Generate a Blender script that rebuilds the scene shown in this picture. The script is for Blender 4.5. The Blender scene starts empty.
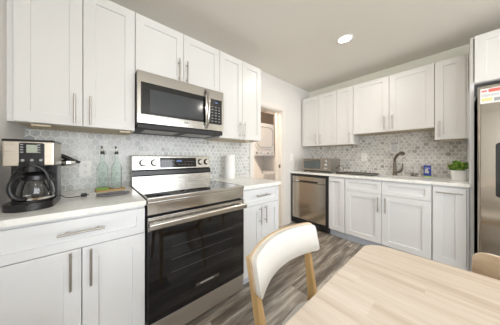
import bpy, bmesh, math, random
from mathutils import Vector, Matrix
random.seed(7)
PI = math.pi
SC = bpy.context.scene
COL = SC.collection

# ------------------------------------------------------------------ camera
cam_d = bpy.data.cameras.new('camera')
cam = bpy.data.objects.new('camera', cam_d)
COL.objects.link(cam)
SC.camera = cam
cam_d.sensor_width = 36.0
cam_d.lens = 36.0 * 172.42 / 500.0
cam_d.shift_x = (250 - 228.74) / 500.0
cam_d.shift_y = -(162.5 - 156.975) / 500.0
cam_d.clip_start = 0.02
cam.location = (0, 0, 1.1666)
cam.rotation_euler = (PI / 2, 0, math.radians(52.586 - 90))

# ------------------------------------------------------------------ world, lights, exposure
SC.view_settings.view_transform = 'Standard'
SC.view_settings.look = 'None'
SC.view_settings.gamma = 1.0
SC.view_settings.use_curve_mapping = False
SC.view_settings.exposure = 0.09
world = bpy.data.worlds.new('world'); SC.world = world
world.use_nodes = True
wn = world.node_tree
wn.nodes['Background'].inputs['Color'].default_value = (0.80, 0.88, 1.0, 1)
wn.nodes['Background'].inputs['Strength'].default_value = 1.5

def area_light(name, loc, rot, sx, sy, power, color):
    d = bpy.data.lights.new(name, 'AREA'); d.shape = 'RECTANGLE'; d.size = sx; d.size_y = sy
    d.energy = power; d.color = color
    o = bpy.data.objects.new(name, d); COL.objects.link(o); o.location = loc; o.rotation_euler = rot
    return o
# area lights for daylight, at two unseen windows put in to light the room
area_light('daylight_fill_south', (0.9, -3.20, 1.35), (math.radians(97), 0, 0), 2.9, 1.9, 100, (0.95, 0.98, 1.0))
area_light('daylight_fill_west', (-2.70, -2.0, 1.4), (0, -math.radians(96), 0), 1.7, 1.65, 80, (0.95, 0.98, 1.0))
CEIL = 2.47
DOWN = [(2.174, 0.732), (2.174, -1.2), (0.2, -1.3)]  # first is in view; the other two are added to light the room
for i, (x, y) in enumerate(DOWN):
    d = bpy.data.lights.new('downlight_beam', 'AREA'); d.shape = 'DISK'; d.size = 0.13
    d.energy = 8; d.color = (1.0, 0.93, 0.84)
    o = bpy.data.objects.new('downlight_beam', d); COL.objects.link(o); o.location = (x, y, CEIL - 0.02)
d = bpy.data.lights.new('laundry_lamp', 'POINT'); d.energy = 32; d.color = (1.0, 0.86, 0.72); d.shadow_soft_size = 0.15
o = bpy.data.objects.new('laundry_lamp', d); COL.objects.link(o); o.location = (2.1, 2.45, 2.2)

# ------------------------------------------------------------------ materials
MATS = {}
def mat(name, color, rough=0.5, metal=0.0, **kw):
    if name in MATS: return MATS[name]
    m = bpy.data.materials.new(name); m.use_nodes = True
    nt = m.node_tree; b = nt.nodes['Principled BSDF']
    b.inputs['Base Color'].default_value = (*color, 1)
    b.inputs['Roughness'].default_value = rough
    b.inputs['Metallic'].default_value = metal
    for k, v in kw.items():
        if k == 'trans': b.inputs['Transmission Weight'].default_value = v
        elif k == 'ior': b.inputs['IOR'].default_value = v
        elif k == 'alpha': b.inputs['Alpha'].default_value = v
        elif k == 'coat': b.inputs['Coat Weight'].default_value = v
        elif k == 'emit':
            b.inputs['Emission Color'].default_value = (*v[0], 1); b.inputs['Emission Strength'].default_value = v[1]
        elif k == 'spec': b.inputs['Specular IOR Level'].default_value = v
    MATS[name] = m
    if kw.get('grain'):      # fine procedural variation
        sc, amt = kw['grain']
        N = nt.nodes; L = nt.links
        tc = N.new('ShaderNodeTexCoord'); no = N.new('ShaderNodeTexNoise')
        no.inputs['Scale'].default_value = sc; no.inputs['Detail'].default_value = 4
        L.new(tc.outputs['Object'], no.inputs['Vector'])
        mr = N.new('ShaderNodeMapRange'); mr.inputs['To Min'].default_value = 1 - amt; mr.inputs['To Max'].default_value = 1 + amt
        L.new(no.outputs['Fac'], mr.inputs['Value'])
        mx = N.new('ShaderNodeVectorMath'); mx.operation = 'SCALE'
        mx.inputs[0].default_value = color
        L.new(mr.outputs['Result'], mx.inputs['Scale']); L.new(mx.outputs['Vector'], b.inputs['Base Color'])
    return m

class NT:
    """tiny node helper"""
    def __init__(s, name, rough=0.5, metal=0.0):
        s.m = bpy.data.materials.new(name); s.m.use_nodes = True; MATS[name] = s.m
        s.t = s.m.node_tree; s.b = s.t.nodes['Principled BSDF']
        s.b.inputs['Roughness'].default_value = rough; s.b.inputs['Metallic'].default_value = metal
    def n(s, typ, **kw):
        x = s.t.nodes.new(typ)
        for k, v in kw.items(): setattr(x, k, v)
        return x
    def link(s, a, b): s.t.links.new(a, b)
    def setin(s, node, i, v):
        if hasattr(v, 'links') or hasattr(v, 'is_output'): s.link(v, node.inputs[i])
        else: node.inputs[i].default_value = v
    def math(s, op, a, b=0.0, c=None):
        x = s.n('ShaderNodeMath', operation=op); s.setin(x, 0, a); s.setin(x, 1, b)
        if c is not None: s.setin(x, 2, c)
        return x.outputs[0]
    def vm(s, op, a, b=(0, 0, 0)):
        x = s.n('ShaderNodeVectorMath', operation=op); s.setin(x, 0, a); s.setin(x, 1, b)
        return x
    def mix(s, f, a, b):
        x = s.n('ShaderNodeMix', data_type='RGBA'); s.setin(x, 0, f)
        for i, v in ((6, a), (7, b)):
            if isinstance(v, tuple) and len(v) == 3: v = (*v, 1)
            s.setin(x, i, v)
        return x.outputs[2]
    def pos(s): return s.n('ShaderNodeNewGeometry').outputs['Position']
    def sep(s, v):
        x = s.n('ShaderNodeSeparateXYZ'); s.link(v, x.inputs[0]); return x.outputs
    def comb(s, x, y, z=0.0):
        c = s.n('ShaderNodeCombineXYZ'); s.setin(c, 0, x); s.setin(c, 1, y); s.setin(c, 2, z); return c.outputs[0]
    def noise(s, v, scale, detail=4, rough=0.5):
        x = s.n('ShaderNodeTexNoise'); s.link(v, x.inputs['Vector']); x.inputs['Scale'].default_value = scale
        x.inputs['Detail'].default_value = detail; x.inputs['Roughness'].default_value = rough
        return x.outputs['Fac']
    def ramp(s, f, stops):
        x = s.n('ShaderNodeValToRGB'); s.link(f, x.inputs[0]); e = x.color_ramp.elements
        e[0].position = stops[0][0]; e[0].color = (*stops[0][1], 1)
        e[1].position = stops[-1][0]; e[1].color = (*stops[-1][1], 1)
        for p, c in stops[1:-1]:
            q = e.new(p); q.color = (*c, 1)
        return x.outputs[0]

def hex_tile(name, axis, contrast, lo, hi, vein):
    k = NT(name, 0.22)
    P = k.sep(k.pos())
    u = P[0] if axis == 'x' else P[1]
    W = 0.051
    p = k.vm('SCALE', k.comb(k.math('ADD', u, 20.0), k.math('ADD', P[2], 20.0))); p.inputs['Scale'].default_value = 1 / W; p = p.outputs[0]
    R = (1.0, 1.7320508, 1.0); Hh = (0.5, 0.8660254, 0.5)
    a = k.vm('SUBTRACT', k.vm('MODULO', p, R).outputs[0], Hh).outputs[0]
    b = k.vm('SUBTRACT', k.vm('MODULO', k.vm('SUBTRACT', p, Hh).outputs[0], R).outputs[0], Hh).outputs[0]
    flat = (1.0, 1.0, 0.0)
    a = k.vm('MULTIPLY', a, flat).outputs[0]; b = k.vm('MULTIPLY', b, flat).outputs[0]
    da = k.vm('DOT_PRODUCT', a, a).outputs['Value']; db = k.vm('DOT_PRODUCT', b, b).outputs['Value']
    f = k.math('LESS_THAN', da, db)
    gx = k.n('ShaderNodeMix', data_type='VECTOR'); k.link(f, gx.inputs[0]); k.link(b, gx.inputs[4]); k.link(a, gx.inputs[5])
    g = gx.outputs[1]
    idv = k.vm('SUBTRACT', p, g).outputs[0]
    idr = k.vm('SNAP', k.vm('ADD', idv, (0.05, 0.05, 0)).outputs[0], (0.25, 0.25, 1.0)).outputs[0]
    wn_ = k.n('ShaderNodeTexWhiteNoise', noise_dimensions='2D'); k.link(idr, wn_.inputs['Vector'])
    ab = k.vm('ABSOLUTE', g).outputs[0]
    d1 = k.vm('DOT_PRODUCT', ab, (0.5, 0.8660254, 0)).outputs['Value']
    d = k.math('MAXIMUM', d1, k.sep(ab)[0])
    grout = k.n('ShaderNodeMapRange'); k.link(d, grout.inputs['Value'])
    grout.inputs['From Min'].default_value = 0.445; grout.inputs['From Max'].default_value = 0.462
    grout.interpolation_type = 'SMOOTHSTEP'
    off = k.vm('ADD', k.vm('SCALE', wn_.outputs['Color']).outputs[0], p).outputs[0]
    sc_ = k.vm('MULTIPLY', wn_.outputs['Color'], (9.0, 9.0, 9.0)).outputs[0]
    mp = k.vm('ADD', p, sc_).outputs[0]
    n1 = k.noise(mp, 1.3, 6, 0.75)
    tile = k.ramp(wn_.outputs['Value'], [(0.0, lo), (0.12, tuple(0.35 * l + 0.65 * h for l, h in zip(lo, hi))), (0.6, tuple(0.15 * l + 0.85 * h for l, h in zip(lo, hi))), (1.0, hi)])
    vf = k.n('ShaderNodeMapRange'); k.link(n1, vf.inputs['Value']); vf.inputs['From Min'].default_value = 0.42; vf.inputs['From Max'].default_value = 0.72
    vf.inputs['To Max'].default_value = contrast
    tile = k.mix(vf.outputs[0], tile, vein)
    colr = k.mix(grout.outputs[0], tile, (0.92, 0.92, 0.89))
    k.link(colr, k.b.inputs['Base Color'])
    bp = k.n('ShaderNodeBump'); bp.inputs['Strength'].default_value = 0.25; bp.inputs['Distance'].default_value = 0.002
    k.link(k.math('SUBTRACT', 1.0, grout.outputs[0]), bp.inputs['Height']); k.link(bp.outputs[0], k.b.inputs['Normal'])
    rr = k.math('MULTIPLY_ADD', grout.outputs[0], 0.5, 0.25); k.link(rr, k.b.inputs['Roughness'])
    return k.m

def floor_mat():
    k = NT('floor_planks', 0.42)
    P = k.sep(k.pos())
    W = 0.15; Ln = 1.2
    row = k.math('FLOOR', k.math('DIVIDE', P[1], W))
    wr = k.n('ShaderNodeTexWhiteNoise', noise_dimensions='1D'); k.link(row, wr.inputs['W'])
    xs = k.math('ADD', k.math('DIVIDE', P[0], Ln), k.math('MULTIPLY', wr.outputs['Value'], 7.0))
    cell = k.math('FLOOR', xs)
    wc = k.n('ShaderNodeTexWhiteNoise', noise_dimensions='2D'); k.link(k.comb(row, cell), wc.inputs['Vector'])
    off = k.vm('MULTIPLY', wc.outputs['Color'], (11.0, 11.0, 11.0)).outputs[0]
    v = k.vm('ADD', k.comb(k.math('MULTIPLY', P[0], 1.6), k.math('MULTIPLY', P[1], 16.0)), off).outputs[0]
    n1 = k.noise(v, 1.1, 8, 0.66)
    n2 = k.noise(k.vm('MULTIPLY', v, (1.0, 4.0, 1.0)).outputs[0], 2.6, 5, 0.7)
    f = k.math('ADD', k.math('MULTIPLY', n1, 0.85), k.math('MULTIPLY', n2, 0.40)); f = k.math('SUBTRACT', f, 0.09)
    f = k.math('ADD', f, k.math('MULTIPLY', k.math('SUBTRACT', wc.outputs['Value'], 0.5), 0.22))
    c = k.ramp(f, [(0.31, (0.060, 0.047, 0.036)), (0.45, (0.155, 0.132, 0.108)), (0.56, (0.31, 0.277, 0.237)), (0.69, (0.62, 0.575, 0.51))])
    fy = k.math('FRACT', k.math('DIVIDE', P[1], W)); fx = k.math('FRACT', xs)
    g1 = k.math('MAXIMUM', k.math('LESS_THAN', fy, 0.016), k.math('LESS_THAN', fx, 0.0025))
    c = k.mix(k.math('MULTIPLY', g1, 0.7), c, (0.05, 0.045, 0.04))
    k.link(c, k.b.inputs['Base Color'])
    return k.m

def wood_mat(name, axis, c0, c1, c2, plank=0.0, rough=0.45, scale=1.0):
    k = NT(name, rough)
    P = k.sep(k.pos()) if plank else k.sep(k.n('ShaderNodeTexCoord').outputs['Object'])
    ax = {'x': 0, 'y': 1, 'z': 2}[axis]
    o = [i for i in (0, 1, 2) if i != ax]
    comps = [None] * 3
    comps[ax] = k.math('MULTIPLY', P[ax], 1.3 * scale)
    for i in o: comps[i] = k.math('MULTIPLY', P[i], 22.0 * scale)
    v = k.comb(*comps)
    shade = None
    if plank:
        row = k.math('FLOOR', k.math('DIVIDE', P[o[0]], plank))
        w = k.n('ShaderNodeTexWhiteNoise', noise_dimensions='1D'); k.link(row, w.inputs['W'])
        w2 = k.n('ShaderNodeTexWhiteNoise', noise_dimensions='2D')
        cell = k.math('FLOOR', k.math('ADD', k.math('MULTIPLY', P[ax], 1.9), k.math('MULTIPLY', w.outputs['Value'], 5.0)))
        k.link(k.comb(row, cell), w2.inputs['Vector'])
        v = k.vm('ADD', v, k.vm('MULTIPLY', w2.outputs['Color'], (13.0, 13.0, 13.0)).outputs[0]).outputs[0]
        shade = w2.outputs['Value']
    n1 = k.noise(v, 1.0, 6, 0.6)
    if shade is not None:
        n1 = k.math('ADD', n1, k.math('MULTIPLY', k.math('SUBTRACT', shade, 0.5), 0.20))
    k.link(k.ramp(n1, [(0.3, c0), (0.52, c1), (0.72, c2)]), k.b.inputs['Base Color'])
    return k.m

def brushed(name, color, rough, axis='x', amt=0.10):
    k = NT(name, rough, 1.0)
    P = k.n('ShaderNodeTexCoord').outputs['Object']
    s = {'x': (3.0, 200.0, 200.0), 'z': (200.0, 200.0, 3.0)}[axis]
    v = k.vm('MULTIPLY', P, s).outputs[0]
    n1 = k.noise(v, 1.0, 3, 0.6)
    r = k.n('ShaderNodeMapRange'); k.link(n1, r.inputs['Value']); r.inputs['To Min'].default_value = rough - amt; r.inputs['To Max'].default_value = rough + amt
    k.link(r.outputs[0], k.b.inputs['Roughness'])
    r2 = k.n('ShaderNodeMapRange'); k.link(n1, r2.inputs['Value']); r2.inputs['To Min'].default_value = 0.88; r2.inputs['To Max'].default_value = 1.08
    sc = k.n('ShaderNodeVectorMath', operation='SCALE'); sc.inputs[0].default_value = color; k.link(r2.outputs[0], sc.inputs['Scale'])
    k.link(sc.outputs[0], k.b.inputs['Base Color'])
    k.b.inputs['Anisotropic'].default_value = 0.5
    return k.m

def quartz():
    k = NT('white_quartz', 0.18)
    p = k.pos()
    n1 = k.noise(p, 3.0, 8, 0.6)
    n2 = k.noise(p, 40.0, 3, 0.5)
    c = k.ramp(n1, [(0.44, (0.92, 0.92, 0.89)), (0.50, (0.82, 0.82, 0.79)), (0.535, (0.93, 0.93, 0.90))])
    c = k.mix(k.math('MULTIPLY', k.math('GREATER_THAN', n2, 0.66), 0.12), c, (0.6, 0.58, 0.55))
    k.link(c, k.b.inputs['Base Color'])
    return k.m

WHITE = mat('cabinet_white', (0.76, 0.75, 0.725), 0.38, grain=(3, 0.01))
WHITE_B = mat('cabinet_white_cool_light', (0.765, 0.78, 0.795), 0.38, grain=(3, 0.01))  # same paint as WHITE, with the cooler light put into its tint
INSIDE = mat('birch_underside', (0.62, 0.53, 0.38), 0.6, grain=(20, 0.08))
TOE = mat('toe_kick_blue_grey', (0.56, 0.60, 0.68), 0.5, grain=(5, 0.03))  # blue-grey, darker than the cabinet fronts
WALLP = mat('wall_paint', (0.80, 0.775, 0.745), 0.7, grain=(2, 0.01))
SOFF = mat('wall_paint_cream', (0.90, 0.885, 0.77), 0.7, grain=(2, 0.01))
CEILP = mat('ceiling_paint', (0.84, 0.805, 0.735), 0.8, grain=(2, 0.015))
TRIMP = mat('trim_paint', (0.84, 0.80, 0.75), 0.4, grain=(2, 0.01))
STEEL = brushed('brushed_steel', (0.56, 0.54, 0.51), 0.20, 'x', 0.05)
STEELV = brushed('brushed_steel_fridge', (0.50, 0.46, 0.40), 0.15, 'x', 0.04)
NICKEL = brushed('brushed_nickel', (0.52, 0.49, 0.46), 0.32, 'x', 0.05)
BRONZE = mat('aged_pewter', (0.22, 0.19, 0.155), 0.3, 1.0, grain=(30, 0.1))
CHROME = mat('chrome', (0.8, 0.8, 0.8), 0.08, 1.0, grain=(30, 0.02))
BLACK = mat('black_plastic', (0.012, 0.012, 0.014), 0.25, grain=(30, 0.1))
BLACKM = mat('black_matte', (0.02, 0.02, 0.022), 0.55, grain=(30, 0.1))
BGLASS = mat('black_glass', (0.006, 0.006, 0.007), 0.05, coat=0.3, grain=(10, 0.05))
DGLASS = mat('oven_window_glass', (0.012, 0.013, 0.014), 0.06, grain=(10, 0.05))
MGLASS = mat('microwave_window_glass', (0.05, 0.055, 0.06), 0.12, grain=(10, 0.05))
CERAM = mat('ceramic_white', (0.82, 0.82, 0.80), 0.25, grain=(10, 0.01))
PLATE = mat('plate_white', (0.95, 0.94, 0.91), 0.35, grain=(10, 0.01))
PAPER = mat('paper_white', (0.86, 0.86, 0.85), 0.9, grain=(60, 0.02))
FABRIC = mat('cream_fabric', (0.79, 0.78, 0.75), 0.95, grain=(220, 0.06))
GLOW = mat('lamp_diffuser', (1, 1, 1), 0.5, emit=((1.0, 0.95, 0.88), 14.0))
DIGIT = mat('blue_digits', (0.05, 0.08, 0.2), 0.5, emit=((0.35, 0.5, 1.0), .22))
LCD = mat('lcd_grey_green', (0.40, 0.44, 0.36), 0.3, grain=(10, 0.02))
MARK = mat('grey_print', (0.35, 0.36, 0.37), 0.5, grain=(10, 0.02))
WMARK = mat('pale_print', (0.7, 0.7, 0.7), 0.5, grain=(10, 0.02))
GLASSC = mat('carafe_glass', (0.97, 0.98, 0.98), 0.02, trans=1.0, ior=1.45)
GLASSG = mat('green_glass', (0.93, 0.985, 0.96), 0.03, trans=1.0, ior=1.12)
PANE = mat('window_glass', (1, 1, 1), 0.0)
_t = PANE.node_tree; _m = _t.nodes.new('ShaderNodeMixShader'); _a = _t.nodes.new('ShaderNodeBsdfTransparent'); _g = _t.nodes.new('ShaderNodeBsdfGlossy')
_g.inputs['Roughness'].default_value = 0.0; _m.inputs[0].default_value = 0.05
_t.links.new(_a.outputs[0], _m.inputs[1]); _t.links.new(_g.outputs[0], _m.inputs[2]); _t.links.new(_m.outputs[0], _t.nodes['Material Output'].inputs['Surface'])
SLATE = mat('slate', (0.20, 0.195, 0.21), 0.5, grain=(40, 0.2))
GREEN = mat('sponge_green', (0.22, 0.42, 0.08), 0.9, grain=(90, 0.25))
BLUE = mat('carton_blue', (0.008, 0.04, 0.34), 0.4, grain=(20, 0.05))
LGREEN = mat('carton_green', (0.42, 0.60, 0.12), 0.4, grain=(20, 0.05))
RED = mat('label_red', (0.75, 0.16, 0.13), 0.5, grain=(20, 0.03))
YEL = mat('label_yellow', (0.85, 0.72, 0.35), 0.5, grain=(20, 0.03))
LEAF = mat('leaf_green', (0.14, 0.34, 0.04), 0.5, grain=(60, 0.4))
LEAF2 = mat('leaf_light', (0.52, 0.66, 0.16), 0.5, grain=(60, 0.3))
DARKB = mat('storage_brown', (0.16, 0.12, 0.09), 0.7, grain=(8, 0.1))
TRAYB = mat('tray_dark', (0.10, 0.092, 0.085), 0.35, 0.6, grain=(30, 0.15))
RUBBER = mat('dark_side', (0.03, 0.03, 0.033), 0.5, grain=(20, 0.1))
APPL = mat('appliance_enamel', (0.84, 0.82, 0.80), 0.3, grain=(5, 0.01))
GREYP = mat('grey_plastic', (0.35, 0.35, 0.36), 0.4, grain=(20, 0.05))
TILE_N = hex_tile('hex_marble_north', 'x', 0.8, (0.46, 0.47, 0.47), (0.78, 0.79, 0.77), (0.42, 0.43, 0.43))
TILE_E = hex_tile('hex_marble_east', 'y', 0.9, (0.42, 0.40, 0.37), (0.88, 0.865, 0.83), (0.34, 0.32, 0.30))
QUARTZ = quartz()
FLOORM = floor_mat()
TABLEW = wood_mat('table_oak', 'y', (0.60, 0.49, 0.39), (0.71, 0.615, 0.515), (0.80, 0.72, 0.63), plank=0.11, rough=0.4, scale=1.7)
CHAIRW = wood_mat('chair_ash', 'z', (0.55, 0.34, 0.13), (0.68, 0.45, 0.20), (0.76, 0.55, 0.29), rough=0.4)
CHAIRP = wood_mat('chair_back_ply', 'x', (0.62, 0.46, 0.30), (0.72, 0.56, 0.39), (0.80, 0.66, 0.50), rough=0.4)
BOARDW = wood_mat('board_wood', 'x', (0.42, 0.25, 0.09), (0.52, 0.33, 0.13), (0.60, 0.42, 0.2))

# ------------------------------------------------------------------ mesh builder
class MB:
    def __init__(s): s.bm = bmesh.new()
    def _mark(s, faces, mi):
        for f in faces: f.material_index = mi
    def box(s, x0, x1, y0, y1, z0, z1, bev=0.0, mi=0, seg=2):
        M = Matrix.Translation(((x0 + x1) / 2, (y0 + y1) / 2, (z0 + z1) / 2)) @ Matrix.Diagonal((x1 - x0, y1 - y0, z1 - z0, 1))
        r = bmesh.ops.create_cube(s.bm, size=1, matrix=M)
        vs = r['verts']; fs = set(f for v in vs for f in v.link_faces)
        s._mark(fs, mi)
        if bev > 0:
            es = list(set(e for v in vs for e in v.link_edges))
            q = bmesh.ops.bevel(s.bm, geom=es, offset=bev, segments=seg, profile=0.5, affect='EDGES')
            s._mark(q['faces'], mi)
        return s
    def cyl(s, p0, p1, r0, r1=None, n=24, mi=0, bev=0.0):
        r1 = r0 if r1 is None else r1
        p0, p1 = Vector(p0), Vector(p1); d = p1 - p0
        M = Matrix.Translation((p0 + p1) / 2) @ d.to_track_quat('Z', 'Y').to_matrix().to_4x4()
        r = bmesh.ops.create_cone(s.bm, cap_ends=True, segments=n, radius1=r0, radius2=r1, depth=d.length, matrix=M)
        fs = set(f for v in r['verts'] for f in v.link_faces); s._mark(fs, mi)
        if bev > 0:
            es = [e for e in set(e for v in r['verts'] for e in v.link_edges) if any(len(f.verts) > 4 for f in e.link_faces)]
            q = bmesh.ops.bevel(s.bm, geom=es, offset=bev, segments=2, profile=0.5, affect='EDGES'); s._mark(q['faces'], mi)
        return s
    def lathe(s, prof, c=(0, 0, 0), n=32, mi=0, sx=1.0, sy=1.0, square=0.0):
        rings = []
        for r, z in prof:
            ring = []
            for i in range(n):
                a = 2 * PI * i / n
                ca, sa = math.cos(a), math.sin(a)
                k = 1.0
                if square: k = (abs(ca) ** (2 + square) + abs(sa) ** (2 + square)) ** (-1 / (2 + square))
                ring.append(s.bm.verts.new((c[0] + r * k * ca * sx, c[1] + r * k * sa * sy, c[2] + z)))
            rings.append(ring)
        for a, b in zip(rings, rings[1:]):
            for i in range(n):
                s.bm.faces.new((a[i], a[(i + 1) % n], b[(i + 1) % n], b[i])).material_index = mi
        if prof[0][0] > 1e-5: s.bm.faces.new(rings[0][::-1]).material_index = mi
        if prof[-1][0] > 1e-5: s.bm.faces.new(rings[-1]).material_index = mi
        return s
    def tube(s, pts, r, n=10, mi=0, closed=False):
        pts = [Vector(p) for p in pts]; N = len(pts)
        rs = r if isinstance(r, (list, tuple)) else [r] * N
        rings = []; up = None
        for i, p in enumerate(pts):
            if closed: t = pts[(i + 1) % N] - pts[i - 1]
            else: t = pts[min(i + 1, N - 1)] - pts[max(i - 1, 0)]
            t.normalize()
            if up is None:
                up = Vector((0, 0, 1)) if abs(t.z) < 0.9 else Vector((1, 0, 0))
            a = t.cross(up).normalized(); b = a.cross(t).normalized(); up = b
            rings.append([s.bm.verts.new(p + (a * math.cos(2 * PI * k / n) + b * math.sin(2 * PI * k / n)) * rs[i]) for k in range(n)])
        pairs = list(zip(rings, rings[1:])) + ([(rings[-1], rings[0])] if closed else [])
        for a, b in pairs:
            for k in range(n):
                s.bm.faces.new((a[k], a[(k + 1) % n], b[(k + 1) % n], b[k])).material_index = mi
        if not closed:
            s.bm.faces.new(rings[0][::-1]).material_index = mi; s.bm.faces.new(rings[-1]).material_index = mi
        return s
    def prism(s, outline, axis, a0, a1, mi=0, bev=0.0):
        """outline: 2-D points; axis x -> (y,z), y -> (x,z), z -> (x,y)"""
        def P(p, a):
            return {'x': (a, p[0], p[1]), 'y': (p[0], a, p[1]), 'z': (p[0], p[1], a)}[axis]
        lo = [s.bm.verts.new(P(p, a0)) for p in outline]; hi = [s.bm.verts.new(P(p, a1)) for p in outline]
        n = len(outline); fs = [s.bm.faces.new(lo[::-1]), s.bm.faces.new(hi)]
        for i in range(n): fs.append(s.bm.faces.new((lo[i], lo[(i + 1) % n], hi[(i + 1) % n], hi[i])))
        s._mark(fs, mi)
        if bev > 0:
            es = list(set(e for f in fs[:2] for e in f.edges))
            q = bmesh.ops.bevel(s.bm, geom=es, offset=bev, segments=2, profile=0.5, affect='EDGES'); s._mark(q['faces'], mi)
        return s
    def shaker(s, x0, x1, z0, z1, y, t=0.02, rail=0.062, rec=0.009, mi=0):
        """shaker front; its face lies at y-t and looks to -y"""
        bm = s.bm; yf = y - t; e = 0.0015
        def R(a, b, c, d, yy): return [bm.verts.new(v) for v in ((a, yy, c), (b, yy, c), (b, yy, d), (a, yy, d))]
        o = R(x0, x1, z0, z1, y); o2 = R(x0, x1, z0, z1, yf + e); o3 = R(x0 + e, x1 - e, z0 + e, z1 - e, yf)
        i1 = R(x0 + rail, x1 - rail, z0 + rail, z1 - rail, yf)
        i2 = R(x0 + rail + .002, x1 - rail - .002, z0 + rail + .002, z1 - rail - .002, yf + rec)
        loops = [o, o2, o3, i1, i2]
        for a, b in zip(loops, loops[1:]):
            for k in range(4): bm.faces.new((a[k], a[(k + 1) % 4], b[(k + 1) % 4], b[k])).material_index = mi
        bm.faces.new(i2).material_index = mi; bm.faces.new(o[::-1]).material_index = mi
        return s
    def bar(s, p0, p1, r=0.0055, off=0.032, out=(0, -1, 0), mi=0):
        """bar pull from p0 to p1 (points on the door face)"""
        p0, p1, out = Vector(p0), Vector(p1), Vector(out)
        d = (p1 - p0); L = d.length; d.normalize()
        s.cyl(p0 + out * off, p1 + out * off, r, n=12, mi=mi, bev=0.001)
        for q in (0.16, 0.84):
            a = p0 + d * L * q; s.cyl(a, a + out * off, r * 0.75, n=10, mi=mi)
        return s
    def build(s, name, mats, parent=None, loc=None, angle=35, label=None):
        me = bpy.data.meshes.new(name)
        bmesh.ops.recalc_face_normals(s.bm, faces=s.bm.faces[:])
        s.bm.to_mesh(me); s.bm.free()
        for m in (mats if isinstance(mats, (list, tuple)) else [mats]): me.materials.append(m)
        me.shade_smooth(); me.set_sharp_from_angle(angle=math.radians(angle))
        o = bpy.data.objects.new(name, me); COL.objects.link(o)
        wm = o.modifiers.new('weighted_normal', 'WEIGHTED_NORMAL'); wm.keep_sharp = True; wm.weight = 80
        if parent: o.parent = parent
        if loc: o.location = loc
        if label: o['label'] = label
        return o

def thing(name, label, cat, loc=(0, 0, 0), rotz=0.0, group=None):
    o = bpy.data.objects.new(name, None); COL.objects.link(o); o.empty_display_size = 0.1
    o.location = loc; o.rotation_euler = (0, 0, rotz); return tag(o, label, cat, group)
def tag(o, label, cat, group=None):
    o['label'] = label; o['category'] = cat
    if group: o['group'] = group
    return o
def struct(mb, name, m):
    o = mb.build(name, m); o['kind'] = 'structure'; return o
def rrect(x0, x1, y0, y1, r, n=6):
    pts = []
    for cx, cy, a0 in ((x1 - r, y1 - r, 0), (x0 + r, y1 - r, 90), (x0 + r, y0 + r, 180), (x1 - r, y0 + r, 270)):
        for i in range(n + 1):
            a = math.radians(a0 + 90 * i / n); pts.append((cx + r * math.cos(a), cy + r * math.sin(a)))
    return pts

# ------------------------------------------------------------------ the room
YA, XB = 1.771, 3.41          # wall behind the range, wall behind the sink
XW, YS = -2.55, -3.05         # far sides of the room behind the camera
DX0, DX1, DZ = 1.80, 2.48, 1.945   # doorway
struct(MB().box(XW - .12, XB + .6, YS - .12, 3.6, -0.06, 0), 'floor', FLOORM)
struct(MB().box(XW - .12, XB + .6, YS - .12, 3.6, CEIL, CEIL + .06), 'ceiling', CEILP)
w = MB(); w.box(XW, DX0, YA, YA + .12, 0, CEIL); w.box(DX1, XB + .12, YA, YA + .12, 0, CEIL); w.box(DX0, DX1, YA, YA + .12, DZ, CEIL)
struct(w, 'wall_north', WALLP)
struct(MB().box(XB, XB + .12, YS, YA, 0, CEIL), 'wall_east', SOFF)
struct(MB().box(-.52, -.387, .80, YA, 0, CEIL), 'wall_nook', WALLP)
# south wall with a wide window, west wall with a window; unseen, for daylight
w = MB(); w.box(XW, -.6, YS - .12, YS, 0, CEIL); w.box(2.4, XB + .12, YS - .12, YS, 0, CEIL); w.box(-.6, 2.4, YS - .12, YS, 0, .35); w.box(-.6, 2.4, YS - .12, YS, 2.3, CEIL)
struct(w, 'wall_south', WALLP)
w = MB(); w.box(XW - .12, XW, YS - .12, -2.88, 0, CEIL); w.box(XW - .12, XW, -1.12, YA + .12, 0, CEIL); w.box(XW - .12, XW, -2.88, -1.12, 0, .5); w.box(XW - .12, XW, -2.88, -1.12, 2.3, CEIL)
struct(w, 'wall_west', WALLP)
def window(name, horiz, a0, a1, z0, z1, p):
    f = MB(); g = MB()
    n = 5; t = .07
    def bx(m, u0, u1, v0, v1, w0, w1):
        if horiz: m.box(u0, u1, w0, w1, v0, v1)
        else: m.box(w0, w1, u0, u1, v0, v1)
    bx(f, a0, a1, z0, z0 + t, p - .08, p - .02); bx(f, a0, a1, z1 - t, z1, p - .08, p - .02)
    for i in range(n + 1):
        u = a0 + (a1 - a0 - t) * i / n; bx(f, u, u + t, z0 + t, z1 - t, p - .08, p - .02)
    bx(g, a0 + .01, a1 - .01, z0 + .01, z1 - .01, p - .055, p - .05)
    r = bpy.data.objects.new(name, None); COL.objects.link(r); r['kind'] = 'structure'
    f.build('window_frame', TRIMP, r); g.build('window_pane', PANE, r)
window('window_unseen_1', True, -.6, 2.4, .35, 2.3, YS)
window('window_unseen_2', False, -2.88, -1.12, .5, 2.3, XW)  # unseen; set far south so the refrigerator does not mirror it
# doorway trim
w = MB()
w.box(DX0 - .075, DX0, YA - .016, YA, 0, DZ + .075, .003); w.box(DX1, DX1 + .09, YA - .016, YA, 0, DZ + .075, .003); w.box(DX0, DX1, YA - .016, YA, DZ, DZ + .075, .003)
w.box(DX0, DX0 + .014, YA - .004, YA + .125, 0, DZ); w.box(DX1 - .014, DX1, YA - .004, YA + .125, 0, DZ); w.box(DX0, DX1, YA - .004, YA + .125, DZ - .014, DZ)
w.box(DX1 - .026, DX1 - .014, YA + .07, YA + .10, 0, DZ)
jamb = struct(w, 'trim_1', TRIMP)
MB().box(DX1 - .017, DX1 - .0139, YA + .015, YA + .045, .98, 1.04).build('strike_plate', BRONZE, jamb)
struct(MB().box(DX1 + .09, 2.72, YA - .014, YA, 0, .10, .002), 'baseboard_north', TRIMP)
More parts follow.
